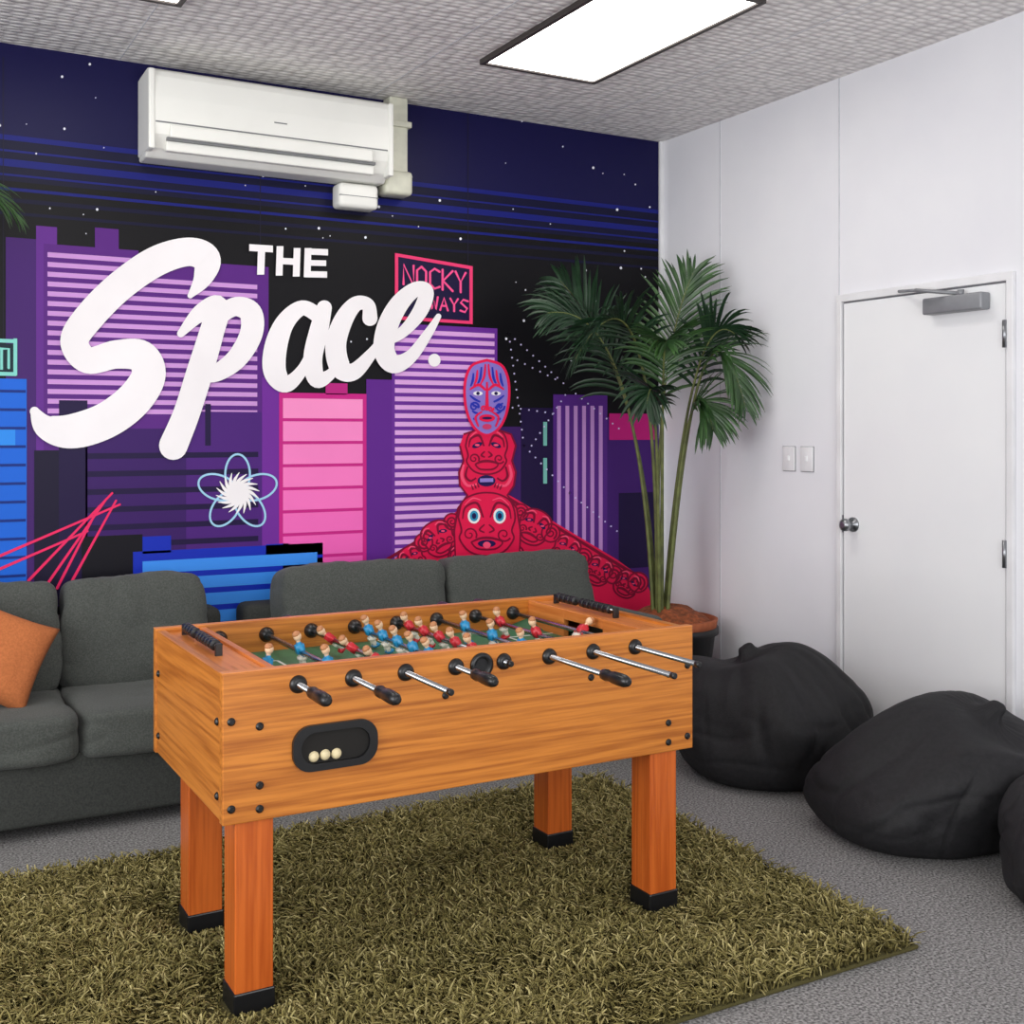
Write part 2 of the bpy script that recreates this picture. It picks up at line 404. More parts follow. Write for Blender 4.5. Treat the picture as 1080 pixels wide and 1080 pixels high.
for i,ch in enumerate('NOCKY'): lt(ch,x,279+i*1.9,10.5,21,PK,1.2,8); x+=13.7
x=453
for i,ch in enumerate('WAYS'): lt(ch,x,313+i*1.0,8,13,PK,1.1,8,0.08); x+=10.6
# lettering THE (square-ended bars)
def bar(x0,y0,x1,y1,w,h,lay):
    if abs(x1-x0)>abs(y1-y0): poly(WHT,[(x0,y0-h),(x0,y0+h),(x1,y1+h),(x1,y1-h)],lay)
    else: poly(WHT,[(x0-w,y0),(x0+w,y0),(x1+w,y1),(x1-w,y1)],lay)
bar(262,261.5,287,263,0,3.6,14);bar(275,262,274,290,3.8,0,14.6)
bar(294.5,260,293.5,291,3.6,0,14);bar(312.5,262,311.5,292,3.6,0,14);bar(294,275.5,312,276.5,0,3.4,14.6)
bar(324,262,323,292.5,3.6,0,14);bar(321,265.5,345,266.5,0,3.3,14.6);bar(321,277.5,343,278,0,3.0,14.6);bar(320,289.5,344,290,0,3.3,14.6)
# lettering Space.
LT=14
stroke(WHT,[(200,312,3),(213,294,10),(217,274,15),(198,266,15),(164,276,16),(126,302,16),(94,334,16),(78,360,15),(92,380,14),(122,374,15),(148,376,17),(156,396,18),(140,422,19),(110,444,19),(74,455,18),(48,450,13),(36,434,5)],LT)
stroke(WHT,[(190,352,4),(210,331,9),(229,324,12),(222,352,13),(210,392,14),(196,436,14),(182,470,15)],LT+1)
stroke(WHT,[(226,338,8),(246,324,10),(263,330,12),(264,352,12),(249,378,11),(226,394,9),(208,394,7)],LT+2)
stroke(WHT,[(336,334,8),(318,325,8),(300,340,10),(290,366,12),(289,392,12),(301,405,9),(318,390,6),(334,358,5)],LT)
stroke(WHT,[(341,325,8),(335,350,10),(329,378,10),(333,400,9),(346,396,6),(358,382,4)],LT+1)
stroke(WHT,[(389,336,8),(387,322,7),(374,321,8),(361,338,10),(353,364,11),(358,388,11),(372,392,9),(390,374,6),(402,358,4)],LT+2)
stroke(WHT,[(402,362,5),(424,350,6),(442,328,8),(448,308,8),(436,306,8),(419,322,10),(407,346,11),(404,370,11),(414,384,10),(432,376,7),(450,352,5),(461,334,3)],LT+3.2)
ell(WHT,457,380,6.5,6.8,LT)
for xx in (3,274,493): rect((26,22,44),xx,xx+0.9,60,560,0.4)
wm=obj('wall_mural',mur_v,mur_f,mur_mats,midx=mur_m)

# ------------------------------------------------------------------ ceiling light panels
m_diff=mat('light_diffuser',(255,250,244),0.4,emit=6.5)
m_dk=mat('dark_bronze_frame',(60,54,52),0.5)
def panel(nm,x0,x1,y0,y1):
    g=group(nm,((x0+x1)/2,(y0+y1)/2,CZ))
    f=0.022
    box('frame_1',x0-f,x0,y0-f,y1+f,CZ-0.025,CZ,m_dk,g,0.003);box('frame_2',x1,x1+f,y0-f,y1+f,CZ-0.025,CZ,m_dk,g,0.003)
    box('frame_3',x0,x1,y0-f,y0,CZ-0.025,CZ,m_dk,g,0.003);box('frame_4',x0,x1,y1,y1+f,CZ-0.025,CZ,m_dk,g,0.003)
    box('diffuser',x0,x1,y0,y1,CZ-0.016,CZ-0.004,m_diff,g)
panel('ceiling_light_panel',2.42,2.99,3.40,4.55)
panel('ceiling_light_panel',0.46,1.05,3.40,4.50)  # fixture taken as switched off; its glow is added to light the room

# ------------------------------------------------------------------ air conditioner
m_ac=mat('ac_plastic',(238,238,232),0.35,scale=4,col2=(234,234,228)); m_acd=mat('ac_dark_slot',(120,122,124),0.5); m_duct=mat('duct_cream',(216,216,198),0.45)
g=group('air_conditioner',(1.65,5.26,2.7))
def profile_x(name,prof,x0,x1,m,parent):
    n=len(prof);V=[(x0,p[0],p[1]) for p in prof]+[(x1,p[0],p[1]) for p in prof]
    Fc=[tuple(range(n)),tuple(range(2*n-1,n-1,-1))]+[(i,i+n,(i+1)%n+n,(i+1)%n) for i in range(n)]
    o=obj(name,V,Fc,m,parent)
    bm=bmesh.new();bm.from_mesh(o.data);bmesh.ops.recalc_face_normals(bm,faces=bm.faces)
    bm.to_mesh(o.data);bm.free()
    return o
pr=[(WY,3.08),(5.20,3.085),(5.165,3.07),(5.150,3.04),(5.143,2.95),(5.143,2.84),(5.155,2.79),(5.19,2.735),(5.24,2.70),(WY,2.70)]
o=profile_x('body',pr,1.085,2.225,m_ac,g)
md=o.modifiers.new('b','BEVEL');md.width=0.008;md.segments=2;md.limit_method='ANGLE'
box('panel_gap',1.11,2.20,5.1405,5.15,2.837,2.843,m_acd,g)
box('louvre_1',1.17,2.12,5.128,5.15,2.775,2.83,m_ac,g,0.006)
box('louvre_2',1.16,2.14,5.165,5.20,2.722,2.768,m_ac,g,0.006)
box('air_slot',1.16,2.14,5.146,5.20,2.765,2.778,m_acd,g)
box('brand_label',1.64,1.70,5.140,5.146,2.90,2.905,m_acd,g); box('display',2.02,2.10,5.140,5.146,2.80,2.812,m_acd,g)
box('end_cap_1',1.080,1.108,5.138,WY,2.72,3.07,m_ac,g,0.008);box('end_cap_2',2.205,2.232,5.138,WY,2.72,3.07,m_ac,g,0.008)
g2=group('pipe_trunking',(2.3,5.32,2.8))
box('duct_vertical',2.27,2.37,5.28,WY,2.70,CZ,m_duct,g2,0.01);box('duct_elbow',2.238,2.385,5.25,WY,2.66,2.78,m_duct,g2,0.02,3);box('duct_collar',2.255,2.385,5.265,WY,3.0,3.03,m_duct,g2,0.005)
g3=group('isolator_box',(2.1,5.33,2.62))
box('box',2.00,2.205,5.26,WY,2.575,2.695,m_ac,g3,0.022,4);box('lid_line',2.003,2.202,5.258,5.30,2.63,2.633,m_acd,g3)

# ------------------------------------------------------------------ door
m_door=mat('door_paint',(236,237,238),0.4,scale=3,col2=(233,234,236)); m_metal=mat('brushed_metal',(150,152,156),0.3,metal=0.9); m_grey=mat('closer_grey',(142,144,148),0.45,metal=0.3)
g=group('door_1',(WX,3.5,0))
box('leaf',WX-0.012,WX+0.02,3.07,3.946,0.01,2.085,m_door,g,0.002)
box('shadow_gap',WX-0.004,WX+0.01,3.062,3.954,0.0,2.093,m_gap,g)
box('frame_top',WX-0.022,WX,3.03,3.985,2.093,2.128,m_trim,g,0.003)
box('frame_left',WX-0.022,WX,3.954,3.985,0,2.095,m_trim,g,0.003)
box('frame_right',WX-0.022,WX,3.03,3.062,0,2.095,m_trim,g,0.003)
box('closer_body',WX-0.07,WX-0.012,3.14,3.44,1.985,2.055,m_grey,g,0.008,3)
cyl('closer_arm_a',(WX-0.045,3.26,2.06),(WX-0.13,3.42,2.085),0.008,m_grey,g,8)
cyl('closer_arm_b',(WX-0.13,3.42,2.085),(WX-0.03,3.60,2.105),0.007,m_grey,g,8)
cyl('closer_pivot',(WX-0.045,3.26,2.05),(WX-0.045,3.26,2.075),0.014,m_grey,g,12)
for i,z in enumerate((1.88,1.0,0.25)): cyl('hinge_%d'%(i+1),(WX-0.024,3.066,z-0.055),(WX-0.024,3.066,z+0.055),0.009,m_metal,g,10)
lathe('knob',(WX-0.012,3.885,1.06),(-1,0,0),[(0,0.034),(0.006,0.034),(0.010,0.014),(0.03,0.012),(0.036,0.024),(0.05,0.030),(0.066,0.026),(0.072,0.012)],m_metal,g,24)
box('latch',WX-0.016,WX-0.01,3.948,3.962,1.02,1.10,m_metal,g)
for y in (4.32,4.195):
    g=group('light_switch',(WX,y,1.355))
    box('plate',WX-0.009,WX,y-0.042,y+0.042,1.295,1.415,m_trim,g,0.004,3);box('rocker',WX-0.014,WX-0.008,y-0.008,y+0.008,1.345,1.37,m_door,g,0.002)
    box('plate_rim',WX-0.004,WX,y-0.044,y+0.044,1.293,1.417,m_gap,g)

# ------------------------------------------------------------------ sofas
m_fab=mat('charcoal_fabric',(86,89,85),0.95,col2=(68,71,68),scale=160,bump=0.25,bscale=260,sheen=0.1,spec=0.15)
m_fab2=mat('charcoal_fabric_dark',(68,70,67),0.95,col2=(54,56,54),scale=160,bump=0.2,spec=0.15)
def sofa(x0,x1,al,ar,nc,sd):
    g=group('sofa',((x0+x1)/2,4.9,0))
    box('base',x0-al,x1+ar,4.51,5.32,0.05,0.30,m_fab2,g,0.02,3)
    box('back_frame',x0-al,x1+ar,5.17,5.34,0.10,0.70,m_fab2,g,0.04,4)
    box('arm_left',x0-al,x0-0.003,4.50,5.32,0.05,0.60,m_fab,g,0.04,4)
    box('arm_right',x1+0.003,x1+ar,4.50,5.32,0.05,0.60,m_fab,g,0.04,4)
    for i,fx in enumerate((x0-al+0.06,x1+ar-0.06)):
        for j,fy in enumerate((4.60,5.26)): lathe('foot_%d_%d'%(i,j),(fx,fy,0),(0,0,1),[(0,0.018),(0.06,0.025)],m_dk,g,12)
    w=(x1-x0)/nc
    for i in range(nc):
        cx=x0+w*(i+0.5)
        cushion('seat_cushion_%d'%(i+1),(cx,4.80,0.365),(w*1.0,0.68,0.19),m_fab,g,k=8,seed=sd+i,wr=0.010)
        cushion('back_cushion_%d'%(i+1),(cx,5.075,0.645),(w*0.985,0.23,0.47),m_fab,g,k=8,rot=(math.radians(-8),math.radians(random.uniform(-1.5,1.5)),math.radians(random.uniform(-2,2))),puff=0.16,seed=sd+5+i,wr=0.014)
sofa(0.11,1.29,0.13,0.12,2,1)
sofa(1.63,3.28,0.12,0.10,2,20)
m_or=mat('orange_linen',(192,112,62),0.9,col2=(172,98,52),scale=120,bump=0.2,bscale=200)
g=group('throw_pillow',(0.45,4.75,0.6))
def pillow(name,c,w,h,t,R,m,parent):
    n=24;V=[];Fc=[]
    for sd in (1,-1):
        b0=len(V)
        for i in range(n+1):
            for j in range(n+1):
                u=i/n*2-1;v=j/n*2-1
                th=t/2*((1-u**4)*(1-v**4))**0.5*(1+0.12*noise.noise(Vector((u*2,v*2,sd*3))))
                p=Vector((u*w/2*(1-0.08*(1-v*v)*abs(u)), sd*th, v*h/2*(1-0.08*(1-u*u)*abs(v))))
                V.append(R@p+Vector(c))
        for i in range(n):
            for j in range(n):
                q=(b0+i*(n+1)+j,b0+(i+1)*(n+1)+j,b0+(i+1)*(n+1)+j+1,b0+i*(n+1)+j+1)
                Fc.append(q if sd>0 else q[::-1])
    o=obj(name,V,Fc,m,parent,smooth=True)
    bm=bmesh.new();bm.from_mesh(o.data);bmesh.ops.remove_doubles(bm,verts=bm.verts,dist=0.0005);bmesh.ops.recalc_face_normals(bm,faces=bm.faces);bm.to_mesh(o.data);bm.free()
Rp=Matrix.Rotation(math.radians(8),3,'Z')@Matrix.Rotation(math.radians(-24),3,'X')@Matrix.Rotation(math.radians(28),3,'Y')
pillow('cover',(0.44,4.77,0.645),0.36,0.36,0.13,Rp,m_or,g)

# ------------------------------------------------------------------ rug
RX0,RX1,RY0,RY1=-0.15,2.69,2.33,4.10
m_rug=bpy.data.materials.new('olive_shag'); m_rug.use_nodes=True
nt=m_rug.node_tree;N=nt.nodes;L=nt.links;b=N['Principled BSDF'];b.inputs['Roughness'].default_value=0.8;b.inputs['Specular IOR Level'].default_value=0.2
at=N.new('ShaderNodeAttribute');at.attribute_name='tone';at.attribute_type='GEOMETRY'
r=N.new('ShaderNodeValToRGB');cr=r.color_ramp
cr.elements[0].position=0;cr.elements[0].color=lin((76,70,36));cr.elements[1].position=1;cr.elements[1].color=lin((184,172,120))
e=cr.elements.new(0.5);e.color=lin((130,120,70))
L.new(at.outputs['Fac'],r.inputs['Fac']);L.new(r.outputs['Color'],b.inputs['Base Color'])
m_rugb=mat('rug_backing',(78,72,34),0.95,scale=90,bump=0.3)
g_rug=group('shag_rug',((RX0+RX1)/2,(RY0+RY1)/2,0))
shx=lambda x,y: x+0.045*(y-3.2)
o=box('backing',RX0,RX1,RY0,RY1,0.0,0.012,m_rugb,g_rug,0.004)
for v in o.data.vertices: v.co.x=shx(v.co.x,v.co.y)
NS=56000
bx=np.random.uniform(RX0,RX1,NS);by=np.random.uniform(RY0,RY1,NS)
bx=bx+0.045*(by-3.2)
TX0,TX1,TY0,TY1=0.785,2.265,2.88,3.67
LEG=0.10
legs=[(TX0+0.035,TY0+0.012),(TX1-0.055-LEG,TY0+0.012),(TX0+0.05,TY1-0.14-LEG),(TX1-0.055-LEG,TY1-0.07-LEG)]
keep=np.ones(NS,bool)
dleg=np.full(NS,9.0)
for lx,ly in legs:
    ddx=np.maximum(np.maximum(lx-bx,bx-lx-LEG),0);ddy=np.maximum(np.maximum(ly-by,by-ly-LEG),0)
    dleg=np.minimum(dleg,np.hypot(ddx,ddy))
keep&=dleg>0.010
bx=bx[keep];by=by[keep];dleg=dleg[keep];NS=len(bx)
cl=np.sin(bx*9+np.sin(by*7)*2)+np.cos(by*11+np.sin(bx*6)*2)
ang=np.random.uniform(0,2*np.pi,NS)*0.7+cl*1.2
ln=np.random.uniform(0.035,0.068,NS)*np.clip(0.14+dleg/0.15,0.14,1.0); lean=np.random.uniform(0.35,1.05,NS)
wd=np.random.uniform(0.0024,0.0038,NS)
dx=np.cos(ang);dy=np.sin(ang)
sec=5;nv=3
V=np.zeros((NS,sec,nv,3))
cu=np.random.uniform(-0.45,0.45,NS)
for s in range(sec):
    t=s/(sec-1)
    ro=ln*lean*(t**1.4)*0.95; zz=0.011+ln*(t-0.58*lean*t*t)
    curl=cu*t*t*ln
    cx=bx+dx*ro-dy*curl; cy=by+dy*ro+dx*curl
    w=wd*(0.8,1.0,1.05,1.0,0.6)[s]
    for k in range(nv):
        a=2*np.pi*k/nv
        V[:,s,k,0]=cx-dy*w*np.cos(a)+dx*w*np.sin(a)*0.6; V[:,s,k,1]=cy+dx*w*np.cos(a)+dy*w*np.sin(a)*0.6; V[:,s,k,2]=zz+w*np.sin(a)*0.8
V=V.reshape(-1,3)
quads=[]
for s in range(sec-1):
    for k in range(nv):
        k2=(k+1)%nv; quads.append((s*nv+k,s*nv+k2,(s+1)*nv+k2,(s+1)*nv+k))
quads=np.array(quads); per=sec*nv
Fq=(quads[None,:,:]+(np.arange(NS)*per)[:,None,None]).reshape(-1,4)
me=bpy.data.meshes.new('pile')
me.vertices.add(len(V));me.vertices.foreach_set('co',V.astype(np.float32).ravel())
me.loops.add(len(Fq)*4);me.loops.foreach_set('vertex_index',Fq.astype(np.int32).ravel())
me.polygons.add(len(Fq));me.polygons.foreach_set('loop_start',np.arange(0,len(Fq)*4,4,dtype=np.int32))
try: me.polygons.foreach_set('loop_total',np.full(len(Fq),4,dtype=np.int32))
except Exception: pass
me.update(calc_edges=True)
me.polygons.foreach_set('use_smooth',[True]*len(Fq))
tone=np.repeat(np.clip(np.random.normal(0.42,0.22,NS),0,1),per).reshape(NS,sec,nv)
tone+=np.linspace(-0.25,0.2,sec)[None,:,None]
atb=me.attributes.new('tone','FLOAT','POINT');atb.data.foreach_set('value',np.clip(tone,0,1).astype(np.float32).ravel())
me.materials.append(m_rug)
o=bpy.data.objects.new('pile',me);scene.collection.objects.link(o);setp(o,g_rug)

# ------------------------------------------------------------------ foosball table
m_wood=wood('honey_oak_laminate',(204,126,48),(162,90,28),'X')
m_woody=wood('honey_oak_side',(204,126,50),(164,92,30),'Y')
m_leg=wood('orange_wood_leg',(200,100,38),(172,78,26),'Z',0.3)
m_edge=wood('light_edge_band',(222,142,74),(196,112,50),'X',0.35)
m_edgey=wood('light_edge_band_end',(214,130,64),(190,104,44),'Y',0.35)
m_blk=mat('black_plastic',(20,20,22),0.35,scale=10)
m_steel=mat('chrome_rod',(170,172,176),0.22,metal=1.0)
m_green=mat('playfield_green',(58,118,84),0.5,col2=(52,108,78))
m_line=mat('playfield_line',(225,228,222),0.5)
m_ball=mat('cork_ball',(222,206,164),0.6)
T=group('foosball_table',((TX0+TX1)/2,(TY0+TY1)/2,0))
ZT=0.88;ZB=0.50;TH=0.03
box('side_panel_front',TX0,TX1,TY0,TY0+TH,ZB,ZT,m_wood,T,0.003)
box('side_panel_back',TX0,TX1,TY1-TH,TY1,ZB,ZT,m_wood,T,0.003)
box('end_panel_left',TX0+0.004,TX0+TH,TY0+TH,TY1-TH,ZB+0.003,ZT-0.003,m_woody,T,0.002)
box('end_panel_right',TX1-TH,TX1-0.004,TY0+TH,TY1-TH,ZB+0.003,ZT-0.003,m_woody,T,0.002)
box('top_edge_front',TX0,TX1,TY0+0.001,TY0+TH-0.001,ZT,ZT+0.003,m_edge,T);box('top_edge_back',TX0,TX1,TY1-TH+0.001,TY1-0.001,ZT,ZT+0.003,m_edge,T)
box('cabinet_floor',TX0+TH,TX1-TH,TY0+TH,TY1-TH,ZB+0.02,ZB+0.035,m_woody,T)
GW=0.125
FZ=0.782
for nm,xa,xb,xi in (('left',TX0+TH,TX0+TH+GW-0.02,TX0+TH+GW-0.02),('right',TX1-TH-GW+0.02,TX1-TH,TX1-TH-GW)):
    box('end_shelf_'+nm,xa,xb,TY0+TH,TY1-TH,ZT-0.03,ZT-0.012,m_edgey,T,0.002)
    yc=(TY0+TY1)/2
    box('goal_wall_'+nm+'_a',xi,xi+0.02,TY0+TH,yc-0.12,0.72,ZT-0.004,m_edgey,T,0.002)
    box('goal_wall_'+nm+'_b',xi,xi+0.02,yc+0.12,TY1-TH,0.72,ZT-0.004,m_edgey,T,0.002)
    box('goal_lintel_'+nm,xi,xi+0.02,yc-0.12,yc+0.12,0.842,ZT-0.004,m_edgey,T,0.002)
    box('goal_back_'+nm,xi+(-0.06 if nm=='left' else 0.07),xi+(-0.05 if nm=='left' else 0.08),yc-0.12,yc+0.12,0.70,0.84,m_blk,T)
    for k in range(4): box('shelf_groove_%s_%d'%(nm,k),xa+0.012+k*0.024,xa+0.018+k*0.024,TY0+TH+0.01,TY0+TH+0.13,ZT-0.0125,ZT-0.0115,m_woody,T)
box('playfield',TX0+TH,TX1-TH,TY0+TH,TY1-TH,FZ-0.012,FZ,m_green,T)
XC=(TX0+TX1)/2;YC=(TY0+TY1)/2
box('line_mid',XC-0.004,XC+0.004,TY0+TH,TY1-TH,FZ,FZ+0.0008,m_line,T)
def ringflat(nm,cx,cy,r0,r1,z,m):
    n=48;V=[];Fc=[]
    for i in range(n):
        a=2*math.pi*i/n
        V+= [(cx+r0*math.cos(a),cy+r0*math.sin(a),z),(cx+r1*math.cos(a),cy+r1*math.sin(a),z)]
    for i in range(n):
        k=(i+1)%n;Fc.append((2*i,2*i+1,2*k+1,2*k))
    obj(nm,V,Fc,m,T)
ringflat('line_circle',XC,YC,0.105,0.113,FZ+0.0012,m_line)
for nm,x0,x1 in (('l',TX0+TH+GW,TX0+TH+GW+0.18),('r',TX1-TH-GW-0.18,TX1-TH-GW)):
    for k,(a,b_,c,d) in enumerate(((x0,x1,YC-0.2,YC-0.192),(x0,x1,YC+0.192,YC+0.2),(x1-0.008 if nm=='l' else x0,x1 if nm=='l' else x0+0.008,YC-0.2,YC+0.2))):
        box('line_box_%s%d'%(nm,k),a,b_,c,d,FZ,FZ+0.001,m_line,T)
for i,(cx,cy,sx,sy) in enumerate(((TX0+TH+GW,TY0+TH,1,1),(TX1-TH-GW,TY0+TH,-1,1),(TX0+TH+GW,TY1-TH,1,-1),(TX1-TH-GW,TY1-TH,-1,-1))):
    obj('corner_ramp_%d'%i,[(cx,cy,FZ+0.001),(cx+sx*0.11,cy,FZ+0.001),(cx,cy+sy*0.11,FZ+0.001),(cx,cy,FZ+0.03)],[(0,1,2),(0,1,3),(1,2,3),(0,2,3)],m_green,T)
# legs
for i,(lx,ly) in enumerate(legs):
    box('leg_%d'%(i+1),lx,lx+LEG,ly,ly+LEG,0.05,ZB+0.02,m_leg,T,0.003)
    box('leg_foot_%d'%(i+1),lx-0.004,lx+LEG+0.004,ly-0.004,ly+LEG+0.004,0.008,0.066,m_blk,T,0.004)
# bolts
bolts=[]
for x in (TX0+0.022,TX0+0.095,TX1-0.022,TX1-0.095):
    for z in ((ZT-0.12,ZB+0.04) if abs(x-TX0-0.022)<.001 or abs(x-TX1+0.022)<.001 else (ZT-0.14,ZB+0.09,ZB+0.03)): bolts.append((x,TY0,z,(0,-1,0)))
for y in (TY0+0.06,TY1-0.06):
    for z in (ZT-0.13,ZB+0.06): bolts.append((TX0+0.004,y,z,(-1,0,0)))
for x in (TX0+0.62,TX0+1.1): bolts.append((x,TY0,ZB+0.26,(0,-1,0)))
V=[];Fc=[]
for bxx,byy,bz,d in bolts:
    v,f=lathe_data((bxx,byy,bz),d,[(0,0.0105),(0.003,0.0105),(0.007,0.006)],14); o0=len(V);V+=v;Fc+=[tuple(i+o0 for i in q) for q in f]
obj('bolts',V,Fc,m_blk,T)
# ball return
def rrect(nm,cx,cz,w,h,r_,y0,y1,m,hole=None):
    n=10
    def ringp(w,h,r_,y):
        P=[]
        for (sx,sz,a0) in ((1,1,0),(-1,1,90),(-1,-1,180),(1,-1,270)):
            for i in range(n+1):
                a=math.radians(a0+90*i/n);P.append((cx+sx*(w/2-r_)+r_*math.cos(a),y,cz+sz*(h/2-r_)+r_*math.sin(a)))
        return P
    A=ringp(w,h,r_,y0);B=ringp(w,h,r_,y1);k=len(A)
    if hole:
        w2,h2,r2=hole;C=ringp(w2,h2,r2,y0);D=ringp(w2,h2,r2,y1)
        V=A+B+C+D;Fc=[]
        for i in range(k):
            j=(i+1)%k;Fc+=[(i,j,k+j,k+i),(i,j,2*k+j,2*k+i),(2*k+i,2*k+j,3*k+j,3*k+i)]
    else:
        V=A+B;Fc=[tuple(range(k)),tuple(range(2*k-1,k-1,-1))]+[(i,(i+1)%k,k+(i+1)%k,k+i) for i in range(k)]
    return obj(nm,V,Fc,m,T)
BX=1.082;BZ=0.667
rrect('ball_return_plate',BX,BZ,0.235,0.120,0.05,TY0-0.012,TY0+0.002,m_blk,hole=(0.19,0.082,0.04))
m_void=mat('return_interior',(14,10,6),0.8)
rrect('ball_return_well',BX,BZ,0.2,0.095,0.04,TY0-0.001,TY0+0.001,m_void)
V=[];Fc=[]
for k,(ox,oz) in enumerate(((-0.058,0),(-0.027,0.001),(0.004,0.0))):
    bm=bmesh.new();bmesh.ops.create_uvsphere(bm,u_segments=16,v_segments=12,radius=0.0150)
    o0=len(V)
    for v in bm.verts: V.append(v.co+Vector((BX+ox,TY0+0.003,BZ-0.024+oz)))
    bm.verts.index_update()
    for f in bm.faces: Fc.append(tuple(v.index+o0 for v in f.verts))
    bm.free()
obj('balls',V,Fc,m_ball,T,smooth=True)
lathe('ball_entry',(1.517,TY0,ZT-0.048),(0,-1,0),[(0,0.036),(0.006,0.036),(0.010,0.030),(0.0101,0.022),(0.002,0.020)],m_blk,T,28)
# rods
RZ=0.836
rods=[(0.982,.21,1,0.16),(1.134,.28,1,0.15),(1.285,.27,0,0.34),(1.437,.22,1,0.17),(1.589,.035,0,0.38),(1.74,.39,1,0.10),(1.892,.388,0,0.2),(2.044,.30,0,0.2)]
HP=[(0,0.009),(0.004,0.015),(0.02,0.0165),(0.035,0.0135),(0.05,0.0165),(0.08,0.0175),(0.105,0.0165),(0.118,0.012),(0.122,0.006)]
for i,(x,d,hn,bk_) in enumerate(rods):
    yf=TY1+ (0.05 if hn else 0.19-bk_*0.2)
    cyl('rod_%d'%(i+1),(x,TY0-d,RZ),(x,yf,RZ),0.0078,m_steel,T,14)
    if hn: lathe('handle_%d'%(i+1),(x,TY0-d+0.11,RZ),(0,-1,0),HP,m_blk,T,10)
    else:
        lathe('rod_cap_%d'%(i+1),(x,TY0-d+0.004,RZ),(0,-1,0),[(0,0.0088),(0.014,0.0088),(0.017,0.006)],m_blk,T,12)
        lathe('handle_%d'%(i+1),(x,yf-0.01,RZ),(0,1,0),HP,m_blk,T,10)
    lathe('bushing_near_%d'%(i+1),(x,TY0+TH+0.012,RZ),(0,-1,0),[(0,0.014),(0.010,0.02),(0.012,0.024),(TH+0.012,0.024),(TH+0.020,0.022),(TH+0.026,0.013)],m_blk,T,22)
    lathe('bushing_far_%d'%(i+1),(x,TY1,RZ),(0,-1,0),[(0,0.022),(TH,0.024),(TH+0.008,0.024),(TH+0.016,0.018),(TH+0.03,0.014)],m_blk,T,22)
# players
m_blue=mat('player_blue',(40,150,204),0.4);m_redp=mat('player_red',(214,40,54),0.4);m_wh=mat('player_white',(246,238,222),0.4);m_skin=mat('player_skin',(240,200,162),0.5);m_hair=mat('player_hair',(186,124,80),0.5)
SC=1.12
def player_mesh(nm,shirt):
    bm=bmesh.new()
    def part(kind,c,s,mi_,bev=0.003):
        before=set(bm.faces)
        if kind=='b':
            r_=bmesh.ops.create_cube(bm,size=1);vs=r_['verts']
            for v in vs: v.co=Vector((c[0]+v.co.x*s[0],c[1]+v.co.y*s[1],c[2]+v.co.z*s[2]))
            es=list({e for v in vs for e in v.link_edges})
            bmesh.ops.bevel(bm,geom=es,offset=bev,segments=2,affect='EDGES')
        else:
            r_=bmesh.ops.create_uvsphere(bm,u_segments=12,v_segments=8,radius=1)
            for v in r_['verts']: v.co=Vector((c[0]+v.co.x*s[0],c[1]+v.co.y*s[1],c[2]+v.co.z*s[2]))
        for f in bm.faces:
            if f not in before: f.material_index=mi_; f.smooth=True
    part('b',(0,0,0.008),(0.022,0.034,0.038),0,0.007)
    part('b',(0,0.020,0.004),(0.012,0.009,0.032),0,0.004)
    part('b',(0,-0.020,0.004),(0.012,0.009,0.032),0,0.004)
    part('b',(0,0,-0.018),(0.020,0.032,0.020),1,0.005)
    part('b',(0,0.008,-0.032),(0.012,0.011,0.022),1,0.003);part('b',(0,-0.008,-0.032),(0.012,0.011,0.022),1,0.003)
    part('b',(0.004,0,-0.041),(0.022,0.028,0.010),0,0.003)
    part('s',(0,0,0.030),(0.006,0.006,0.008),2)
    part('s',(0,0,0.042),(0.0112,0.0108,0.0130),2)
    part('s',(-0.002,0,0.048),(0.0110,0.0108,0.0090),3)
    for v in bm.verts: v.co*=SC
    me=bpy.data.meshes.new(nm);bm.to_mesh(me);bm.free()
    for m in (shirt,m_wh,m_skin,m_hair): me.materials.append(m)
    return me
pb=player_mesh('player_blue',m_blue);pr_=player_mesh('player_red',m_redp)
cfg=[(1,0,-0.13,8),(2,0,-0.09,-12),(3,1,-0.02,50),(5,0,0.0,-20),(5,1,0.015,32),(3,0,-0.05,-10),(2,1,0.05,24),(1,1,-0.09,-48)]
pk=0
for (x,*_),(n_,team,off,rt) in zip(rods,cfg):
    sp={1:0,2:0.24,3:0.19,5:0.115}[n_]
    for k in range(n_):
        y=YC+off+(k-(n_-1)/2)*sp; pk+=1
        o=bpy.data.objects.new('player_%d'%pk,pr_ if team else pb);scene.collection.objects.link(o)
        o.location=(x,y,RZ);o.rotation_euler=(0,math.radians(rt),math.pi if team else 0)
        setp(o,T)
# score counters
for nm,x in (('left',TX0+0.075),('right',TX1-0.075)):
    V=[];Fc=[]
    for k in range(10):
        v,f=lathe_data((x,YC-0.05+k*0.031+(0.03 if k>5 else 0),ZT+0.012),(0,1,0),[(0,0.008),(0.003,0.016),(0.022,0.016),(0.025,0.008)],12)
        o0=len(V);V+=v;Fc+=[tuple(i+o0 for i in q) for q in f]
    obj('score_beads_'+nm,V,Fc,m_blk,T)
    cyl('score_bar_'+nm,(x,YC-0.08,ZT+0.012),(x,YC+0.30,ZT+0.012),0.004,m_steel,T,8)
    for k,yy in enumerate((YC-0.08,YC+0.30)): box('score_post_%s_%d'%(nm,k),x-0.01,x+0.01,yy-0.006,yy+0.006,ZT-0.015,ZT+0.022,m_blk,T,0.002)

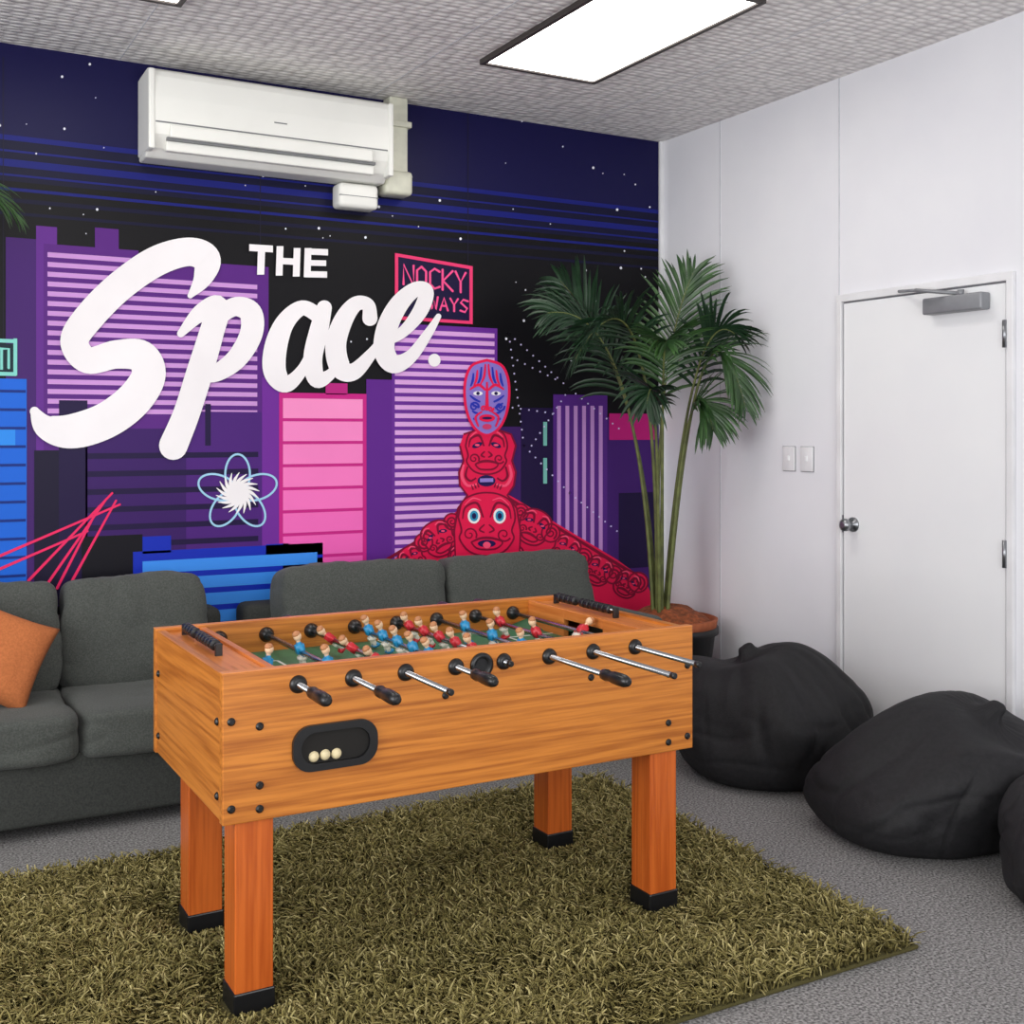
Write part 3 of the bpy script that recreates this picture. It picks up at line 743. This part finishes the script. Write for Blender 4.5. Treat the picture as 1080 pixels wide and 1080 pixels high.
# ------------------------------------------------------------------ bean bags
m_bag=mat('black_canvas',(30,29,32),0.7,col2=(21,21,23),scale=60,bump=0.15,bscale=220,spec=0.35)
def beanbag(cx,cy,R,Ht,peak,seed):
    prof=[(0,0),(.62,0),(.80,.02),(.93,.12),(1.0,.30),(1.0,.48),(.93,.66),(.78,.81),(.56,.91),(.34,.955),(.16,.97),(.09,1.01),(.06,1.06),(.0,1.07)]
    P=catm([(a,b_) for a,b_ in prof],8);n=len(P);M=220
    V=[];Fc=[]
    rnd=random.Random(seed);ph=[rnd.uniform(0,6.28) for _ in range(8)]
    for j,(r_,z) in enumerate(P):
        r_=max(r_,0)
        for i in range(M):
            th=2*math.pi*i/M
            top=max(0,min(1,(z-0.45)/0.5)); mid=math.sin(min(1,max(0,z))*math.pi)
            def sharp(a): return 1-abs(math.sin(a))*1.6
            fold=(0.030*math.sin(5*th+ph[0]+2*z)+0.012*sharp(4.5*th+ph[1]+2.2*z)+0.010*sharp(8*th+ph[2]-3*z)+0.014*math.sin(23*th+ph[4]+z*3)*top)*top
            d=Vector((math.cos(th),math.sin(th),z*1.2))
            nz=noise.noise(d*1.4+Vector((seed*5,0,0)))*0.15+noise.noise(d*3.5+Vector((seed,3,0)))*0.025
            cre=-0.028*max(0,1-abs(noise.noise(d*1.5+Vector((seed*2,9,1))))*6)*(0.3+0.7*mid)-0.016*max(0,1-abs(noise.noise(Vector((d.x*1.5,d.y*1.5,z*4+seed))))*6)*mid
            seam=0.014*max(0,1-abs(((th/(2*math.pi)*6+seed*.3)%1)-0.5)*50)
            rr=R*r_*(1+fold+nz*(0.35+0.65*mid)+cre-seam)
            k=z*z
            zz=Ht*z*(1+0.18*noise.noise(Vector((math.cos(th)*1.2*r_+seed*3,math.sin(th)*1.2*r_,0)))*1.5)
            V.append((min(3.985,cx+rr*math.cos(th)+peak[0]*k),cy+rr*math.sin(th)+peak[1]*k,max(0.0,zz)))
    for j in range(n-1):
        for i in range(M):
            k=(i+1)%M;Fc.append((j*M+i,j*M+k,(j+1)*M+k,(j+1)*M+i))
    return obj('bean_bag',V,Fc,m_bag,smooth=True)
beanbag(3.50,3.88,0.44,0.50,(-0.06,0.10),1)
beanbag(3.44,3.03,0.41,0.45,(0.20,-0.16),2)
beanbag(3.45,2.21,0.38,0.42,(0.06,0.05),3)

# ------------------------------------------------------------------ palms
m_leaf=mat('palm_leaf',(56,92,42),0.45,col2=(30,58,28),scale=12,coat=0.1)
m_leafd=mat('palm_leaf_dark',(32,62,36),0.45,col2=(18,42,25),scale=12)
m_stem=mat('palm_stem',(108,116,60),0.55,col2=(78,84,42),scale=18)
m_pot=mat('black_pot',(24,24,26),0.5);m_coir=mat('coir_mulch',(164,86,46),0.95,col2=(100,54,30),scale=40,bump=0.8)
m_terra=mat('terracotta_rim',(170,92,54),0.8,col2=(146,76,44),scale=30)
def frond(Vs,Fs,Vl,Fl,Ml,p0,p1,p2,start=0.5,n=27,maxl=0.36,tw=0.5,lim=True,dark=0,droop=1.0):
    p0,p1,p2=Vector(p0),Vector(p1),Vector(p2)
    B=lambda t:p0*(1-t)**2+p1*2*t*(1-t)+p2*t*t
    pts=[B(i/24) for i in range(25)]
    tube(Vs,Fs,pts,[0.0095*(1-i/24)+0.0020 for i in range(25)],7)
    bn=(p1-p0).cross(p2-p1).normalized()
    for i in range(n):
        t=start+(1-start)*(i/(n-1))**0.9*0.985
        p=B(t);tg=(B(min(1,t+.01))-B(t-.01)).normalized()
        u=(i/(n-1))
        ll=maxl*(0.4+0.6*math.sin(math.pi*min(1,u*0.85+0.18))**0.8)
        R=Matrix.Rotation(tw,3,tg)
        for sd in (-1,1):
            side=(R@bn)*sd
            d=(side*(0.90-0.4*u)+tg*(0.6+0.6*u)+Vector((random.uniform(-.15,.15),random.uniform(-.15,.15),random.uniform(0,.2)))).normalized()
            nrm=d.cross(tg).normalized(); wv=d.cross(nrm).normalized()
            L_=ll*random.uniform(0.85,1.12);segs=6;b0=len(Vl);q=p.copy();dd=d.copy()
            for k in range(segs+1):
                s=k/segs;w=0.0088*(math.sin(math.pi*(0.12+0.88*s))**0.7 if s<1 else 0)+0.0005
                wl=wv-dd*wv.dot(dd);wl.normalize();nn=wl.cross(dd)
                for a,b_ in ((-1,0.35),(0,0),(1,0.35)):
                    c=q+wl*(a*w)+nn*(b_*w)
                    if lim: c.x=min(c.x,3.985);c.y=min(c.y,5.34)
                    Vl.append(c)
                q=q+dd*(L_/segs); dd=(dd+Vector((0,0,(-0.12-0.14*s)*droop))).normalized()
            for k in range(segs):
                a=b0+k*3
                Fl.append((a,a+1,a+4,a+3));Fl.append((a+1,a+2,a+5,a+4));Ml+=[dark,dark]
def palm(base,rim,R,fr,h_pot=0.5):
    g=group('potted_palm',(base[0],base[1],0))
    lathe('pot',(base[0],base[1],0),(0,0,1),[(0,R*0.72),(0.02,R*0.76),(h_pot-0.06,R*0.97),(h_pot-0.055,R*1.04),(h_pot-0.02,R*1.04),(h_pot-0.02,R*0.95),(h_pot-0.04,R*0.94)],m_pot,g,40)
    lathe('pot_liner',(base[0],base[1],0),(0,0,1),[(h_pot-0.05,R*0.93),(h_pot-0.02,R*1.0),(h_pot+0.02,R*1.03),(h_pot+0.025,R*0.97),(h_pot-0.01,R*0.93)],m_terra,g,40)
    V=[];Fc=[];n=40
    for j in range(9):
        for i in range(n):
            a=2*math.pi*i/n;rr=R*0.94*j/8
            x=base[0]+rr*math.cos(a);y=base[1]+rr*math.sin(a)
            V.append((x,y,h_pot+0.0+0.09*(1-(j/8)**2)+0.02*noise.noise(Vector((x*14,y*14,0)))))
    for j in range(8):
        for i in range(n):
            k=(i+1)%n;Fc.append((j*n+i,(j+1)*n+i,(j+1)*n+k,j*n+k))
    obj('mulch',V,Fc,m_coir,g,smooth=True)
    Vs=[];Fs=[];Vl=[];Fl=[];Ml=[]
    for f in fr: frond(Vs,Fs,Vl,Fl,Ml,*f[:3],**f[3])
    obj('stems',Vs,Fs,m_stem,g,smooth=True)
    obj('leaves',Vl,Fl,[m_leaf,m_leafd],g,smooth=False,midx=Ml)
b_=(3.66,4.86)
P0=lambda dx,dy:(3.59+dx*0.7,4.84+dy*0.7,0.5)
palm(b_,None,0.25,[
 (P0(-.02,0),(3.54,4.78,2.62),(3.00,4.72,1.84),dict(tw=0.5,start=0.50,maxl=0.34,dark=1)),
 (P0(-.03,.03),(3.52,4.92,2.20),(2.98,4.95,2.08),dict(tw=-0.9,start=0.52,maxl=0.34,dark=1)),
 (P0(0,.04),(3.60,4.95,1.8),(3.12,5.05,2.26),dict(tw=0.9,start=0.54,maxl=0.32,dark=1)),
 (P0(.03,.02),(3.56,4.90,1.8),(3.78,4.80,2.32),dict(tw=1.0,start=0.54,maxl=0.32,droop=0.7)),
 (P0(.05,-.02),(3.70,4.66,2.50),(3.80,4.42,1.62),dict(tw=0.4,start=0.48,maxl=0.32)),
 (P0(.04,0),(3.68,4.72,2.2),(3.82,4.52,1.98),dict(tw=-0.6,start=0.50,maxl=0.30,dark=1)),
 (P0(.03,-.05),(3.66,4.70,2.05),(3.68,4.52,1.50),dict(tw=0.7,start=0.56,maxl=0.27)),
 (P0(-.03,-.04),(3.46,4.68,2.0),(3.32,4.58,1.62),dict(tw=-0.5,start=0.58,maxl=0.27,dark=1)),
 (P0(0,-.03),(3.56,4.78,2.1),(3.44,4.58,1.92),dict(tw=0.2,start=0.56,maxl=0.30)),
])
bp2=(-0.40,4.90)
palm(bp2,None,0.25,[
 ((-.40,4.9,.5),(-0.1,4.95,3.0),(0.53,5.0,2.36),dict(tw=0.6,start=0.5,maxl=0.28,lim=False)),
 ((-.42,4.9,.5),(-0.5,4.8,2.8),(-1.0,4.6,2.1),dict(tw=0.5,maxl=0.32,lim=False)),
 ((-.40,4.88,.5),(-0.3,4.6,2.6),(-0.1,4.1,1.9),dict(tw=0.5,maxl=0.32,lim=False)),
 ((-.40,4.92,.5),(-0.35,5.0,2.2),(-0.2,5.1,2.5),dict(tw=0.5,maxl=0.30,lim=False)),
])

# ------------------------------------------------------------------ lights
w=bpy.data.worlds.new('World');scene.world=w;w.use_nodes=True
bg=w.node_tree.nodes['Background'];bg.inputs['Color'].default_value=(0.98,0.985,1.0,1);bg.inputs['Strength'].default_value=0.86
def area(nm,loc,rot,sx,sy,pw,col=(1,1,1)):
    l=bpy.data.lights.new(nm,'AREA');l.shape='RECTANGLE';l.size=sx;l.size_y=sy;l.energy=pw;l.color=col
    o=bpy.data.objects.new(nm,l);o.location=loc;o.rotation_euler=rot;scene.collection.objects.link(o);return o
area('window_light_left',(-2.8,1.8,1.7),(math.radians(90),0,math.radians(-90)),3.2,1.8,135,(0.98,0.99,1.0))
area('window_light_rear',(0.8,-1.4,1.7),(math.radians(90),0,0),3.6,1.8,100,(0.99,0.99,1.0))

# ------------------------------------------------------------------ camera
cam=bpy.data.cameras.new('camera');co=bpy.data.objects.new('camera',cam);scene.collection.objects.link(co)
cam.sensor_width=36;cam.sensor_fit='HORIZONTAL';cam.lens=36*F/1080;cam.shift_y=-(540-HOR)/1080;cam.clip_start=0.05
co.location=(0,0,H);co.rotation_euler=(math.radians(90),0,-YAW)
scene.camera=co
